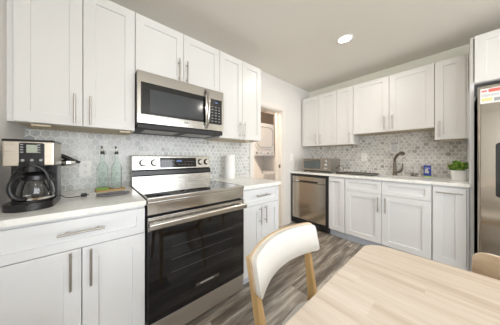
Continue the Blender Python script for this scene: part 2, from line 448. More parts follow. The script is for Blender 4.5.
# backsplash tile
w = MB(); w.box(-.387, 1.722, YA - .006, YA, .915, 1.372); w.box(.228, .993, YA - .006, YA, 1.372, 1.80)
struct(w, 'wall_tile_north', TILE_N)
w = MB(); w.box(XB - .006, XB, -.09, YA, .915, 1.37); w.box(XB - .006, XB, .137, .931, 1.37, 1.512)
struct(w, 'wall_tile_east', TILE_E)
# laundry closet behind the doorway
w = MB(); w.box(1.40, 4.0, 3.45, 3.57, 0, CEIL); w.box(1.28, 1.40, YA + .12, 3.57, 0, CEIL); w.box(XB + .48, XB + .6, YA + .12, 3.57, 0, CEIL)
struct(w, 'wall_laundry', mat('laundry_paint', (0.80, 0.74, 0.68), 0.7, grain=(2, 0.01)))

# ------------------------------------------------------------------ cabinets
RN = 0.0; RE = -PI / 2
def cabinet(name, label, group, wall, s0, s1, z0, z1, depth, fronts, base=False, m=WHITE, open_top=False, pos=None):
    """wall 'n': s = x of the left end; wall 'e': s = y of the left end (counts down to the right)
    fronts: list of (kind, u0, u1, w0, w1, handle) in local metres measured from the left end / floor"""
    wd = abs(s1 - s0); t = .016; g = .0
    loc = (s0, YA, 0) if wall == 'n' else (XB, s0, 0)
    r = thing(name, label, 'cabinet', loc, RN if wall == 'n' else RE, group)
    d = depth - .02
    b = MB()
    e = .0005; yb = -.008
    bz = z0 + (.10 if base else 0)
    b.box(e, t, -d, yb, bz, z1); b.box(wd - t, wd - e, -d, yb, bz, z1)
    b.box(t, wd - t, yb - .008, yb, bz, z1)
    b.box(t, wd - t, -d + .001, yb, bz, bz + t)
    if not open_top: b.box(t, wd - t, -d + .001, yb, z1 - t, z1)
    b.box(t, wd - t, -d, -d + .018, z1 - .03, z1)
    b.box(t, wd - t, -d, -d + .018, bz, bz + .03)
    if base:
        b.box(e, t, -d + .07, yb, 0, .10); b.box(wd - t, wd - e, -d + .07, yb, 0, .10)
    b.build('body', m, r)
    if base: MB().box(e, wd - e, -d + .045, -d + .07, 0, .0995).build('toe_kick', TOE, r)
    else: MB().box(.004, wd - .004, -d + .02, yb - .002, z0 - .003, z0 - .0003).build('underside', INSIDE, r)
    for kind, u0, u1, w0, w1, h in fronts:
        rail = .062 if kind != 'drawer' else .042
        if min(u1 - u0, w1 - w0) < 2.6 * rail: rail = min(u1 - u0, w1 - w0) * .30
        dr = MB().shaker(u0 + .0017, u1 - .0017, w0 + .0017, w1 - .0017, -d, rail=rail).build(kind, m, r)
        if h:
            MB().bar((h[0], -depth, h[1]), (h[2], -depth, h[3])).build('handle', NICKEL, dr)
    return r
UZ0, UZ1 = 1.362, 2.252
G1 = 'white shaker wall cabinets above the range counter'
cabinet('wall_cabinet', 'tall white double-door wall cabinet above the coffee maker and glass bottles', None, 'n', -.362, .2270, UZ0, UZ1, .322,
        [('door', 0, .2907, UZ0, UZ1, (.253, 1.375, .253, 1.556)), ('door', .2907, .589, UZ0, UZ1, (.330, 1.373, .330, 1.556))])
cabinet('wall_cabinet', 'short white double-door wall cabinet directly over the microwave', None, 'n', .2285, .9930, 1.80, UZ1, .322,
        [('door', 0, .38, 1.80, UZ1, (.333, 1.812, .333, 2.007)), ('door', .38, .7645, 1.80, UZ1, (.405, 1.814, .405, 2.006))])
cabinet('wall_cabinet', 'white double-door wall cabinet between the microwave and the doorway', None, 'n', .9940, 1.609, UZ0, UZ1, .322,
        [('door', 0, .3116, UZ0, UZ1, (.262, 1.379, .262, 1.553)), ('door', .3116, .615, UZ0, UZ1, (.324, 1.381, .324, 1.555))])
tag(MB().box(-.3868, -.363, YA - .305, YA - .010, UZ0, UZ1, .001).build('filler_panel', WHITE), 'narrow white filler strip between the left wall and first wall cabinet', 'panel')
# wall cabinets over the sink counter
def uy(y, s0): return s0 - y
s0 = 1.748
cabinet('wall_cabinet', 'white double-door wall cabinet in the corner above the toaster oven', None, 'e', s0, 1.157, UZ0, UZ1, .322,
        [('door', 0, .305, UZ0, UZ1, (.269, 1.386, .269, 1.566)), ('door', .305, .591, UZ0, UZ1, (.346, 1.384, .346, 1.564))])
s0 = 1.156
cabinet('wall_cabinet', 'narrow single-door white wall cabinet left of the double cabinet over the sink', None, 'e', s0, .932, UZ0, UZ1, .322,
        [('door', 0, .224, UZ0, UZ1, (.183, 1.379, .183, 1.545))])
s0 = .931
cabinet('wall_cabinet', 'wide shorter white double-door wall cabinet above the faucet', None, 'e', s0, .138, 1.5065, UZ1, .322,
        [('door', 0, .4045, 1.5065, UZ1, (.361, 1.535, .361, 1.72)), ('door', .4045, .793, 1.5065, UZ1, (.440, 1.535, .440, 1.72))])
s0 = .137
cabinet('wall_cabinet', 'single-door white wall cabinet above the potted plant, beside the refrigerator panel', None, 'e', s0, -.077, UZ0, UZ1, .322,
        [('door', 0, .214, UZ0, UZ1, (.037, 1.39, .037, 1.57))])
tag(MB().box(XB - .318, XB - .009, -.0900, -.0775, UZ0, UZ1).build('filler_panel', WHITE), 'narrow white filler strip between the last wall cabinet and the refrigerator panel', 'panel')
# slim boxes under the wall cabinets
def underlight(x0, x1, y0, y1, z, label):
    b = MB(); b.box(x0, x1, y0, y1, z - .016, z - .003, .003, 0); r = b.build('cabinet_light', INSIDE); tag(r, label, 'light'); return r
underlight(.13, .20, YA - .30, YA - .255, UZ0, 'small tan light box under the first wall cabinet, next to the microwave')
underlight(-.30, -.22, YA - .30, YA - .262, UZ0, 'small tan light box under the wall cabinet above the coffee maker')
underlight(1.36, 1.44, YA - .30, YA - .255, UZ0, 'small tan light box under the wall cabinet next to the doorway')
b = MB(); b.box(XB - .29, XB - .25, -.05, .10, UZ0 - .018, UZ0 - .003, .003); tag(b.build('cabinet_light', INSIDE), 'slim light bar under the wall cabinet above the potted plant', 'light')

BD = .669; CT = .884
DZZ = .725
cabinet('base_cabinet', 'white base cabinet with one drawer and two doors under the coffee maker', None, 'n', -.3865, .2270, 0, CT, BD,
        [('drawer', .004, .612, DZZ, .870, (.245, .812, .419, .812)),
         ('door', .004, .3285, .105, DZZ, (.290, .547, .290, .724)), ('door', .3285, .612, .105, DZZ, (.364, .542, .364, .72))], base=True, m=WHITE_B)
cabinet('base_cabinet', 'white base cabinet with one drawer and two doors right of the range', None, 'n', .9945, 1.498, 0, CT, BD,
        [('drawer', .004, .500, DZZ, .870, (.145, .81, .331, .81)),
         ('door', .004, .2390, .105, DZZ, (.204, .548, .204, .708)), ('door', .2390, .500, .105, DZZ, (.274, .550, .274, .712))], base=True, m=WHITE_B)
s0 = 1.1375
cabinet('base_cabinet', 'narrow white base cabinet with a top bar pull beside the dishwasher', None, 'e', s0, .9255, 0, CT, BD,
        [('door', .002, .210, .105, .870, (.030, .812, .160, .812))], base=True, m=WHITE_B)
s0 = .9245
cabinet('base_cabinet', 'wide white double-door sink base cabinet with two plain drawer fronts', None, 'e', s0, .1395, 0, CT, BD,
        [('drawer', .002, .3895, .705, .870, None), ('drawer', .3895, .783, .705, .870, None),
         ('door', .002, .3895, .105, .705, (.3585, .498, .3585, .68)), ('door', .3895, .783, .105, .705, (.4275, .495, .4275, .68))], base=True, m=WHITE_B, open_top=True)
s0 = .1385
cabinet('base_cabinet', 'narrow white pull-out base cabinet with a wide bar pull next to the refrigerator', None, 'e', s0, -.088, 0, CT, BD,
        [('door', .002, .210, .105, .870, (.026, .815, .190, .815))], base=True, m=WHITE_B)

# countertops
b = MB(); b.box(-.3865, .2285, YA - .684, YA - .0065, .885, .915, .003)
tag(b.build('countertop', QUARTZ), 'white quartz countertop section holding the coffee maker', 'countertop')
b = MB(); b.box(.9935, 1.512, YA - .684, YA - .0065, .885, .915, .003)
tag(b.build('countertop', QUARTZ), 'white quartz countertop section holding the paper towel roll', 'countertop')
SX0, SX1, SY0, SY1 = 2.86, 3.20, .24, .82
b = MB(); x0, x1 = XB - .684, XB - .0065
b.box(x0, x1, SY1, 1.770, .885, .915); b.box(x0, x1, -.089, SY0, .885, .915); b.box(x0, SX0, SY0, SY1, .885, .915); b.box(SX1, x1, SY0, SY1, .885, .915)
tag(b.build('countertop', QUARTZ), 'long white quartz countertop with the sink, along the right-hand wall', 'countertop')
# sink
b = MB()
t = .004
b.box(SX0, SX1, SY0, SY1, .70, .70 + t); b.box(SX0 - t, SX0, SY0, SY1, .70, .884); b.box(SX1, SX1 + t, SY0, SY1, .70, .884)
b.box(SX0 - t, SX1 + t, SY0 - t, SY0, .70, .884); b.box(SX0 - t, SX1 + t, SY1, SY1 + t, .70, .884)
b.box(SX0 - .018, SX0 - t, SY0, SY1, .880, .884)
b.cyl((3.03, .53, .704), (3.03, .53, .708), .045)
tag(b.build('kitchen_sink', brushed('sink_steel', (0.42, 0.38, 0.34), 0.3)), 'undermount steel sink basin set into the counter below the faucet', 'sink')

# refrigerator side panel
b = MB(); b.box(XB - .65, XB - .001, -.112, -.0905, 0, 1.845, .001)
tag(b.build('side_panel', WHITE_B), 'tall thin white end panel between the base cabinets and the refrigerator', 'panel')
r = thing('wall_cabinet', 'deep white cabinet above the stainless refrigerator', 'cabinet', (XB, -.094, 0), RE)
d = .60
b = MB(); W2 = .96
b.box(0, .016, -d, -.002, 1.846, 2.29); b.box(W2 - .016, W2, -d, -.002, 1.846, 2.29); b.box(.016, W2 - .016, -d, -.002, 2.274, 2.29); b.box(.016, W2 - .016, -d, -.002, 1.846, 1.862); b.box(.016, W2 - .016, -.02, -.004, 1.862, 2.274)
b.box(.016, W2 - .016, -d, -d + .018, 1.862, 1.88)
b.build('body', WHITE, r)
for u0, u1, hx in ((.020, .48, .45), (.48, .94, .51)):
    dr = MB().shaker(u0 + .0015, u1 - .0015, 1.852, 2.288, -d).build('door', WHITE, r)
    MB().bar((hx, -d - .02, 1.87), (hx, -d - .02, 2.04)).build('handle', NICKEL, dr)

# ------------------------------------------------------------------ refrigerator
r = thing('refrigerator', 'stainless side-by-side refrigerator with a black dispenser and a red and white sticker', 'refrigerator', (XB, -.126, 0), RE)
FD = .76; FH = 1.775
b = MB(); b.box(.006, .904, -.68, -.03, .02, FH - .02, .004)
for u in (.05, .86):
    for v in (-.62, -.10): b.cyl((u, v, 0), (u, v, .02), .02)
b.build('body', RUBBER, r)
for i, (u0, u1) in enumerate(((0, .44), (.446, .91))):
    pr = [(u0, -.69), (u0, -.742)] + [(u0 + .018 * (1 - math.cos(a)), -.742 - .018 * math.sin(a)) for a in (PI / 6, PI / 3, PI / 2)]
    pr += [(u1 - .018 * (1 - math.cos(a)), -.742 - .018 * math.sin(a)) for a in (PI / 2, PI / 3, PI / 6)] + [(u1, -.742), (u1, -.69)]
    dr = MB().prism(pr, 'z', .06, FH).build('door', STEELV, r)
    hx = .405 if i == 0 else .48
    MB().bar((hx, -.76, .55), (hx, -.76, 1.6), r=.012, off=.05).build('handle', STEELV, dr)
    if i == 0:
        q = MB(); q.prism(rrect(.085, .335, .83, 1.285, .02), 'y', -.764, -.7605); q.prism(rrect(.11, .31, .86, 1.10, .02), 'y', -.766, -.764, mi=1)
        q.prism(rrect(.12, .30, 1.14, 1.25, .01), 'y', -.766, -.764, mi=2)
        q.build('dispenser', [BLACK, BLACKM, DGLASS], dr, label='black ice and water dispenser')
        q = MB(); q.box(.012, .135, -.7612, -.7602, 1.625, 1.752)
        q.box(.052, .13, -.7618, -.7612, 1.718, 1.745, .0002, mi=1)
        q.box(.018, .045, -.7618, -.7612, 1.725, 1.738, mi=1)
        for j in range(3): q.box(.018, .12 - .02 * (j % 2), -.7618, -.7612, 1.700 - j * .008, 1.703 - j * .008, mi=2)
        q.box(.018, .07, -.7618, -.7612, 1.645, 1.672, mi=3); q.box(.078, .125, -.7618, -.7612, 1.638, 1.668, mi=2)
        q.build('sticker', [PAPER, RED, MARK, YEL], dr, label='white sticker with a red banner')

# ------------------------------------------------------------------ dishwasher
r = thing('dishwasher', 'stainless dishwasher with a black surround in the corner base run', 'dishwasher', (XB, 1.749, 0), RE)
wd = .609
b = MB(); b.box(0, wd, -.635, -.03, .03, .862); b.box(0, .022, -.669, -.635, .03, .874); b.box(wd - .03, wd, -.669, -.635, .03, .874); b.box(.022, wd - .03, -.669, -.635, .846, .874)
b.box(.02, wd - .02, -.60, -.59, 0, .03)
b.build('body', BLACKM, r)
b = MB(); b.box(.024, wd - .032, -.682, -.636, .13, .742, .004); b.box(.024, wd - .032, -.682, -.636, .746, .842, .004)
dr = b.build('door', STEELV, r)
b = MB(); b.prism(rrect(.13, .46, .752, .776, .008), 'y', -.6835, -.6820); b.build('pocket_handle', BLACK, dr)
MB().box(.085, .15, -.6842, -.6815, .757, .772).build('badge', WMARK, dr)

# ------------------------------------------------------------------ range
r = thing('range', 'freestanding stainless electric range with a black glass oven door', 'range', (.2335, YA, 0))
RW = .757; FY = .684
b = MB(); b.box(0.003, RW - .003, -.645, -.02, .06, .902)
for u in (.04, RW - .04):
    for v in (-.58, -.08): b.cyl((u, v, 0), (u, v, .06), .018)
b.build('body', RUBBER, r)
# cooktop
b = MB()
b.box(-.001, RW + .001, -.690, -.672, .900, .925, .004, 0)
b.box(0, .008, -.672, -.13, .902, .923, .002, 0); b.box(RW - .008, RW, -.672, -.13, .902, .923, .002, 0)
b.box(.008, RW - .008, -.672, -.13, .902, .9205, 0, 1)
ck = b.build('cooktop', [STEEL, mat('cooktop_glass', (0.012, 0.012, 0.013), 0.03, spec=0.9, coat=1.0, grain=(10, .03))], r)
for u, v, rr in ((.2, -.52, .105), (.56, -.52, .085), (.2, -.26, .08), (.56, -.26, .105)):
    b = MB()
    for q in (rr, rr * .62):
        b.tube([(u + q * math.cos(a * PI / 24), v + q * math.sin(a * PI / 24), .9205) for a in range(48)], .0008, n=4, closed=True)
    b.build('burner_ring', MARK, ck)
# backguard
b = MB()
bk = [(-.008, .903), (-.140, .903), (-.140, .998), (-.117, 1.012), (-.117, 1.050), (-.133, 1.056), (-.119, 1.172), (-.110, 1.178), (-.008, 1.178)]
b.prism(bk, 'x', .001, RW - .001, 0, bev=.002)
bg = b.build('backguard', STEEL, r)
b = MB(); b.prism([(-.1175, 1.000), (-.143, .999), (-.149, 1.012), (-.145, 1.045), (-.1175, 1.052)], 'x', .001, RW - .001)
for u in (.03, .07, .62, .69): b.cyl((u, -.144, 1.012), (u, -.153, 1.012), .006, n=10)
b.build('vent_trim', BLACK, bg)
def bgp(u, w, o=0.0):       # a point on the tilted control face
    f = (w - 1.056) / .116; return (u, -.133 + .014 * f - o, w)
b = MB()
def quad_on(b, u0, u1, w0, w1, o, mi):
    vs = [b.bm.verts.new(bgp(u, w, k)) for k in (0.0, o) for u, w in ((u0, w0), (u1, w0), (u1, w1), (u0, w1))]
    for f in ((0, 1, 2, 3), (7, 6, 5, 4), (0, 4, 5, 1), (1, 5, 6, 2), (2, 6, 7, 3), (3, 7, 4, 0)): b.bm.faces.new([vs[i] for i in f]).material_index = mi
quad_on(b, .228, .592, 1.066, 1.158, .002, 0)
quad_on(b, .385, .435, 1.118, 1.136, .0026, 1)
for i in range(5): quad_on(b, .25 + i * .024, .262 + i * .024, 1.128, 1.131, .0024, 2); quad_on(b, .25 + i * .024, .260 + i * .024, 1.098, 1.101, .0024, 2)
for i in range(5): quad_on(b, .47 + i * .022, .480 + i * .022, 1.120, 1.123, .0024, 2); quad_on(b, .40 + i * .034, .412 + i * .034, 1.090, 1.094, .0024, 2)
b.build('display', [BGLASS, DIGIT, MARK], bg, label='black display with blue digits')
for u in (.085, .178, .643, .715):
    b = MB(); p = Vector(bgp(u, 1.114)); nrm = Vector((0, -1, .12)).normalized()
    b.cyl(p, p + nrm * .006, .031, n=28, mi=1); b.cyl(p + nrm * .006, p + nrm * .032, .026, .023, n=28, mi=0, bev=.003)
    a = p + nrm * .034; b.box(a.x - .004, a.x + .004, a.y - .004, a.y + .004, a.z - .022, a.z + .022, .001, mi=0)
    b.build('knob', [STEEL, BLACK], bg)
# vent panel above the door
b = MB(); b.box(.002, RW - .002, -.684, -.645, .822, .899, .003)
b.prism([( .065, .884), (.69, .884), (.69, .838), (.682, .838), (.682, .877), (.073, .877), (.073, .838), (.065, .838)], 'y', -.686, -.683)
b.build('front_panel', STEEL, r)
# oven door
dr = MB()
dr.box(.002, RW - .002, -.684, -.647, .178, .808, .003, 0)
door = dr.build('oven_door', BLACKM, r)
b = MB(); b.box(.002, RW - .002, -.690, -.684, .728, .808, .002, 0); b.build('door_trim', STEEL, door)
b = MB(); b.box(.004, RW - .004, -.690, -.6842, .182, .7275, .001, 0)
b.prism(rrect(.135, .635, .345, .668, .006), 'y', -.6908, -.6898, 1)
for z in (.44, .52, .60): b.box(.14, .63, -.6912, -.6908, z, z + .002, 0, 2)
b.build('door_glass', [BGLASS, DGLASS, mat('oven_rack', (.13,.13,.13), .3, grain=(20,.05))], door)
b = MB()
b.prism(rrect(.31, .50, .272, .292, .001), 'y', -.6908, -.6898, 0)
for i in range(9): b.box(.345 + i * .012, .353 + i * .012, -.6914, -.6908, .278, .287, 0, 1)
b.build('badge', [mat('badge_brown', (0.09, 0.07, 0.06), 0.3, grain=(20, .05)), WMARK], door)
b = MB(); b.prism(rrect(-.733, -.705, .742, .785, .012), 'x', .006, RW - .006)
for u in (.03, RW - .06): b.box(u, u + .03, -.72, -.688, .748, .778, .002)
b.build('handle', STEEL, door)
b = MB(); b.box(.002, RW - .002, -.684, -.647, .052, .172, .003); b.build('drawer', brushed('satin_steel', (0.72, 0.68, 0.63), 0.42), r)

# ------------------------------------------------------------------ microwave
r = thing('microwave', 'stainless over-the-range microwave with a black window, hung above the range', 'microwave', (.2295, YA, 0))
MW = .762
b = MB(); b.box(0, MW, -.372, -.007, 1.41, 1.798); b.box(.006, MW - .006, -.385, -.007, 1.378, 1.41, .004)
b.build('body', BLACKM, r)
b = MB()
for u in (.07, .42):
    b.box(u, u + .27, -.30, -.12, 1.3745, 1.3785, .001)
b.build('grease_filter', mat('filter_mesh', (0.45, 0.44, 0.42), 0.5, 0.8, grain=(200, .4)), r)
b = MB()
b.prism([(-.372, 1.412), (-.388, 1.418), (-.392, 1.60), (-.390, 1.797), (-.372, 1.797)], 'x', .001, MW - .001, 0, bev=.001)
fr = b.build('door', STEEL, r)
b = MB(); b.prism(rrect(.024, .560, 1.482, 1.716, .004), 'y', -.395, -.388, 0); b.prism(rrect(.085, .535, 1.497, 1.672, .004), 'y', -.3958, -.3948, 1)
b.build('window', [BGLASS, MGLASS], fr)
b = MB(); b.prism(rrect(.590, .738, 1.478, 1.712, .004), 'y', -.3945, -.388, 0)
b.box(.660, .69, -.3952, -.3945, 1.675, 1.687, 0, 1)
for i in range(3):
    for j in range(6): b.box(.622 + i * .038, .640 + i * .038, -.3950, -.3944, 1.50 + j * .027, 1.506 + j * .027, 0, 2)
b.build('control_panel', [BLACK, DIGIT, MARK], fr)
b = MB()
pts = []
for i in range(15):
    f = i / 14; z = 1.435 + f * .350; pts.append((.566, -.392 - .052 * math.sin(PI * f) ** .6, z))
b.tube(pts, .0125, n=12); b.build('handle', STEEL, fr)
b = MB()
for i in range(3): b.box(.36 + i * .014, .370 + i * .014, -.3925, -.3900, 1.452, 1.462)
b.build('badge', MARK, fr)

# ------------------------------------------------------------------ coffee maker
r = thing('coffee_maker', 'black and steel drip coffee maker with a glass carafe, left end of counter', 'coffee maker', (-.2565, 1.30, .915), -.04)
hw = .083
b = MB()
base = [(-hw, .12), (-hw, -.055)] + [(-hw * math.cos(a), -.055 - .055 * math.sin(a)) for a in [PI * i / 14 for i in range(1, 14)]] + [(hw, -.055), (hw, .12)]
b.prism(base, 'z', 0, .034, 0, bev=.004)
b.build('base', BLACK, r)
b = MB(); b.box(-hw, hw, .030, .12, .034, .235, .003); b.build('water_tank', BLACK, r)
b = MB(); b.cyl((0, -.02, .034), (0, -.02, .040), .062); b.build('warming_plate', RUBBER, r)
b = MB(); b.box(-hw - .002, hw + .002, -.055, .12, .208, .328, .006, 0)
hd = b.build('head', brushed('warm_steel', (0.56, 0.50, 0.42), 0.3), r)
MB().box(-hw - .003, hw + .003, -.057, .122, .324, .336, .004).build('lid', BLACK, hd)
b = MB(); b.prism(rrect(-.032, .052, .206, .320, .008), 'y', -.060, -.054, 0)
b.box(-.008, .028, -.0615, -.060, .272, .310, 0, 1)
for i in range(4): b.box(-.028, -.018, -.0612, -.060, .272 + i * .012, .277 + i * .012, 0, 2); b.box(.028, .038, -.0612, -.060, .272 + i * .012, .277 + i * .012, 0, 2)
for u in (-.020, .010, .040): b.cyl((u, -.060, .236), (u, -.063, .236), .006, n=12, mi=2)
b.build('control_panel', [BLACK, LCD, MARK], hd)
b = MB(); b.lathe([(.030, .225), (.050, .225), (.046, .180), (.020, .176)], (0, -.02, 0)); b.build('brew_basket', BLACK, hd)
# carafe
b = MB(); cy = -.024
b.lathe([(.050, .041), (.062, .050), (.066, .078), (.060, .115), (.048, .142), (.046, .142), (.058, .115), (.064, .078), (.060, .052), (.048, .044)], (0, cy, 0), n=36)
cf = b.build('carafe', GLASSC, r); cf.location.x = .016
b = MB(); b.lathe([(.052, .138), (.056, .142), (.054, .160), (.040, .170), (.012, .173)], (0, cy, 0), n=36); b.build('carafe_lid', BLACK, cf)
b = MB(); b.lathe([(.0515, .040), (.064, .046), (.0645, .056), (.062, .050)], (0, cy, 0), n=36); b.build('carafe_band', CHROME, cf)
b = MB()
hp = []
for i in range(17):
    a = math.radians(78 + 212 * i / 16); hp.append((-.032 + .038 * math.cos(a), cy - .058, .107 + .054 * math.sin(a)))
b.tube(hp, .0105, n=12); b.build('carafe_handle', BLACK, cf)
b = MB()
hp = [(.008 + .062 * math.cos(a), cy - .058 + .01 * abs(math.cos(a)), .125 + .088 * math.sin(a)) for a in [PI * i / 16 for i in range(17)]]
hp = [(.074, cy - .03, .06)] + hp
b.tube(hp, .005, n=10); b.build('swing_bail', BLACK, hd)
b = MB(); b.tube([(.083, .10, .03), (.10, .13, .008), (.125, .12, .006), (.16, .13, .006), (.178, .135, .008)], .0025, n=8)
b.build('power_cord', BLACKM, r)
b = MB(); b.prism(rrect(.172, .200, .126, .148, .005), 'z', .001, .020); b.cyl((.198, .131, .010), (.212, .131, .010), .0015, n=8); b.cyl((.198, .143, .010), (.212, .143, .010), .0015, n=8)
b.build('plug', BLACKM, r)

# dark spouted appliance of unclear type behind the coffee maker
r = thing('unknown_appliance', 'black and chrome appliance head poking out behind the coffee maker', 'small appliance', (-.24, 1.55, .915))
b = MB(); b.box(-.05, .05, -.05, .05, 0, .20, .008); b.build('body', BLACK, r)
b = MB(); b.lathe([(.0, .0), (.026, .006), (.040, .020), (.038, .034), (.020, .043), (.0, .045)], (.085, 0, .190), n=24, sx=1.3, sy=.8); b.build('head', CHROME, r)
b = MB(); b.tube([(.04, 0, .265), (.065, 0, .255), (.09, 0, .240), (.12, -.005, .225), (.150, -.01, .215)], [.012, .014, .016, .012, .008], n=10); b.build('lever', BLACK, r)

# outlets and switch
def plate(name, label, loc, rotz, kind):
    r = thing(name, label, kind, loc, rotz)
    b = MB(); b.prism(rrect(-.036, .036, -.062, .062, .006), 'y', -.005, 0, bev=.001); b.build('plate', PLATE, r)
    if kind == 'outlet':
        for dz in (-.027, .027):
            b = MB(); b.prism(rrect(-.017, .017, dz - .020, dz + .020, .01), 'y', -.0075, -.0045, 0)
            b.box(-.008, -.0055, -.0079, -.0074, dz - .002, dz + .010, 0, 1); b.box(.0055, .008, -.0079, -.0074, dz - .002, dz + .010, 0, 1); b.cyl((0, -.0074, dz - .010), (0, -.0079, dz - .010), .0028, n=10, mi=1)
            b.build('socket', [PLATE, BLACKM], r)
    else:
        b = MB(); b.box(-.016, .016, -.0085, -.0045, -.033, .033, .001); b.build('rocker', PLATE, r)
    return r
plate('wall_outlet', 'white double outlet on the tile between coffee maker and bottles', (-.072, YA - .0062, 1.075), RN, 'outlet')
plate('wall_outlet', 'white outlet on the tile between the toaster oven and the faucet', (XB - .0062, .875, 1.166), RE, 'outlet')
plate('light_switch', 'white light switch on the plain wall right of the doorway', (2.77, YA - .0002, 1.165), RN, 'switch')

# ------------------------------------------------------------------ bottles, boards
def bottle(x, y, z, label):
    r = thing('oil_bottle', label, 'bottle', (x, y, z))
    b = MB(); b.lathe([(.030, .002), (.035, .006), (.036, .15), (.030, .175), (.013, .205), (.0115, .255), (.014, .258), (.014, .268), (.010, .268), (.009, .205), (.026, .172), (.032, .15), (.031, .010), (.0, .010)], (0, 0, 0), n=32, square=3.0)
    b.build('glass_body', GLASSG, r)
    b = MB(); b.cyl((0, 0, .262), (0, 0, .282), .013, n=20, bev=.002); b.build('stopper', BLACK, r)
    b = MB(); b.tube([(0, 0, .280), (0, 0, .298), (-.004, -.004, .308)], [.006, .0045, .004], n=10); b.tube([(.0, 0, .284), (.012, .004, .292)], .003, n=8); b.build('pour_spout', CHROME, r)
    MB().cyl((-.004, -.004, .307), (-.005, -.005, .322), .007, .005, n=12).build('spout_cap', BLACK, r)
bottle(.034, 1.605, .927, 'pale green glass oil bottle nearer the outlet, on the wooden board')
bottle(.122, 1.605, .927, 'pale green glass oil bottle nearer the range, on the wooden board')
b = MB(); b.prism(rrect(-.012, .178, 1.545, 1.665, .02), 'z', .9155, .9265, bev=.003)
tag(b.build('wooden_board', BOARDW), 'small honey-coloured wooden board under the two glass bottles', 'board')
b = MB(); b.box(-.004, .070, 1.548, 1.566, .9268, .942, .004); tag(b.build('sponge', GREEN), 'green sponge on the wooden board in front of a bottle', 'sponge')
b = MB(); b.lathe([(.070, 0), (.088, .004), (.095, .012), (.092, .014), (.080, .008), (.0, .007)], (.088, 1.365, .9152), n=40, sy=.50)
b.lathe([(.045, .0), (.06, .006), (.055, .010), (.0, .010)], (.098, 1.370, .9242), n=30, sy=.40)
tag(b.build('spoon_rest', SLATE), 'oval dark slate spoon rest in front of the glass bottles', 'dish')

# paper towel
r = thing('paper_towel_roll', 'upright white paper towel roll on the counter right of the range', 'paper towels', (1.255, 1.62, .915))
b = MB(); b.lathe([(.020, .0), (.058, .0), (.060, .004), (.060, .272), (.058, .275), (.020, .275), (.020, .0)], n=40); b.build('paper', PAPER, r)
b = MB(); b.lathe([(.0195, .001), (.0195, .278), (.017, .278), (.017, .001), (.0195, .001)], n=24); b.build('core', BOARDW, r)

# ------------------------------------------------------------------ toaster oven
r = thing('toaster_oven', 'stainless toaster oven with glass door and two dials, in the counter corner', 'toaster oven', (2.985, 1.360, .915), RE)
b = MB(); tw, th, td = .225, .226, .18
b.box(-tw, tw, -td, td, .018, th, .006, 0)
TSTEEL = brushed('toaster_steel', (0.40, 0.37, 0.33), 0.34)
body = b.build('body', TSTEEL, r)
for u in (-.2, .2):
    for v in (-.13, .13): MB().cyl((u, v, 0), (u, v, .02), .012, n=14).build('foot', BLACKM, r)
b = MB(); b.prism(rrect(-.212, .100, .040, .212, .006), 'y', -td - .010, -td, 0); b.prism(rrect(-.192, .082, .062, .186, .004), 'y', -td - .0125, -td - .0098, 1)
dd = b.build('oven_door', [TSTEEL, mat('toaster_glass', (0.10, 0.125, 0.13), 0.08, grain=(8, .2))], r)
b = MB(); b.tube([(-.18, -td - .012, .199), (-.17, -td - .035, .203), (.06, -td - .035, .203), (.075, -td - .012, .199)], .0065, n=10); b.build('handle', BLACK, dd)
b = MB(); b.box(-.215, .215, -td - .004, -td, .022, .034); b.build('crumb_tray', BLACK, r)
for z in (.070, .130): b = MB(); b.cyl((.165, -td, z), (.165, -td - .022, z), .022, .019, n=24, bev=.002); b.build('dial', CHROME, r)
b = MB(); b.cyl((.165, -td, .185), (.165, -td - .012, .185), .014, n=20); b.build('dial', CHROME, r)
b = MB(); b.tube([(.229 + .045 - .045 * math.cos(a), .05, .068 + .048 * math.sin(a)) for a in [math.radians(-10 + 24 * i) for i in range(11)]], .0042, n=8)
b.tube([(.226, .05, .058), (.232, .05, .062)], .0032, n=8)
b.build('power_cord', BLACKM, r)
# baking tray / drying mat
b = MB(); o_ = rrect(2.86, 3.24, .66, 1.09, .03); b.prism(o_, 'z', .9152, .921)
b.prism(rrect(2.86, 2.875, .66, 1.09, .005), 'z', .921, .930); b.prism(rrect(3.225, 3.24, .66, 1.09, .005), 'z', .921, .930); b.prism(rrect(2.875, 3.225, .66, .675, .005), 'z', .921, .930); b.prism(rrect(2.875, 3.225, 1.075, 1.09, .005), 'z', .921, .930)
tray = b.build('baking_tray', TRAYB)
tag(tray, 'flat dark tray lying on the counter between toaster oven and sink', 'tray')

# ------------------------------------------------------------------ sink corner objects
r = thing('kitchen_faucet', 'dark pewter pull-down kitchen faucet with a curved side lever', 'faucet', (3.285, .50, .915), RE)
b = MB(); b.lathe([(.030, 0), (.030, .006), (.022, .016), (.019, .05), (.015, .19), (.016, .20)], n=24)
b.build('stem', BRONZE, r)
b = MB(); b.tube([(0, 0, .17), (-.002, -.005, .21), (.010, -.02, .245), (.035, -.05, .280), (.062, -.085, .300), (.085, -.115, .305), (.098, -.135, .290)], [.014, .014, .014, .015, .017, .021, .023], n=16); b.build('spray_head', BRONZE, r)
b = MB(); b.tube([(.0, -.01, .045), (.035, -.015, .045), (.062, -.02, .060), (.078, -.022, .100), (.080, -.022, .165)], [.014, .014, .013, .010, .007], n=14); b.build('lever', BRONZE, r)
r = thing('sink_stopper', 'pair of small bronze soap dispenser caps between faucet and blue carton', 'soap dispenser', (3.285, .315, .915), RE)
b = MB(); b.lathe([(.018, 0), (.018, .005), (.013, .010), (.013, .045), (.010, .050)], (-.014, 0, 0), n=20); b.build('cap', BRONZE, r)
b = MB(); b.lathe([(.015, 0), (.015, .005), (.012, .010), (.012, .042), (.009, .046)], (.020, -.004, 0), n=20); b.build('cap', BRONZE, r)
r['category'] = 'soap dispenser'; r.name = 'soap_dispenser'
r = thing('dish_sponge_carton', 'blue upright carton with a white splash print, between faucet and plant', 'carton', (3.30, .205, .915), RE + .1)
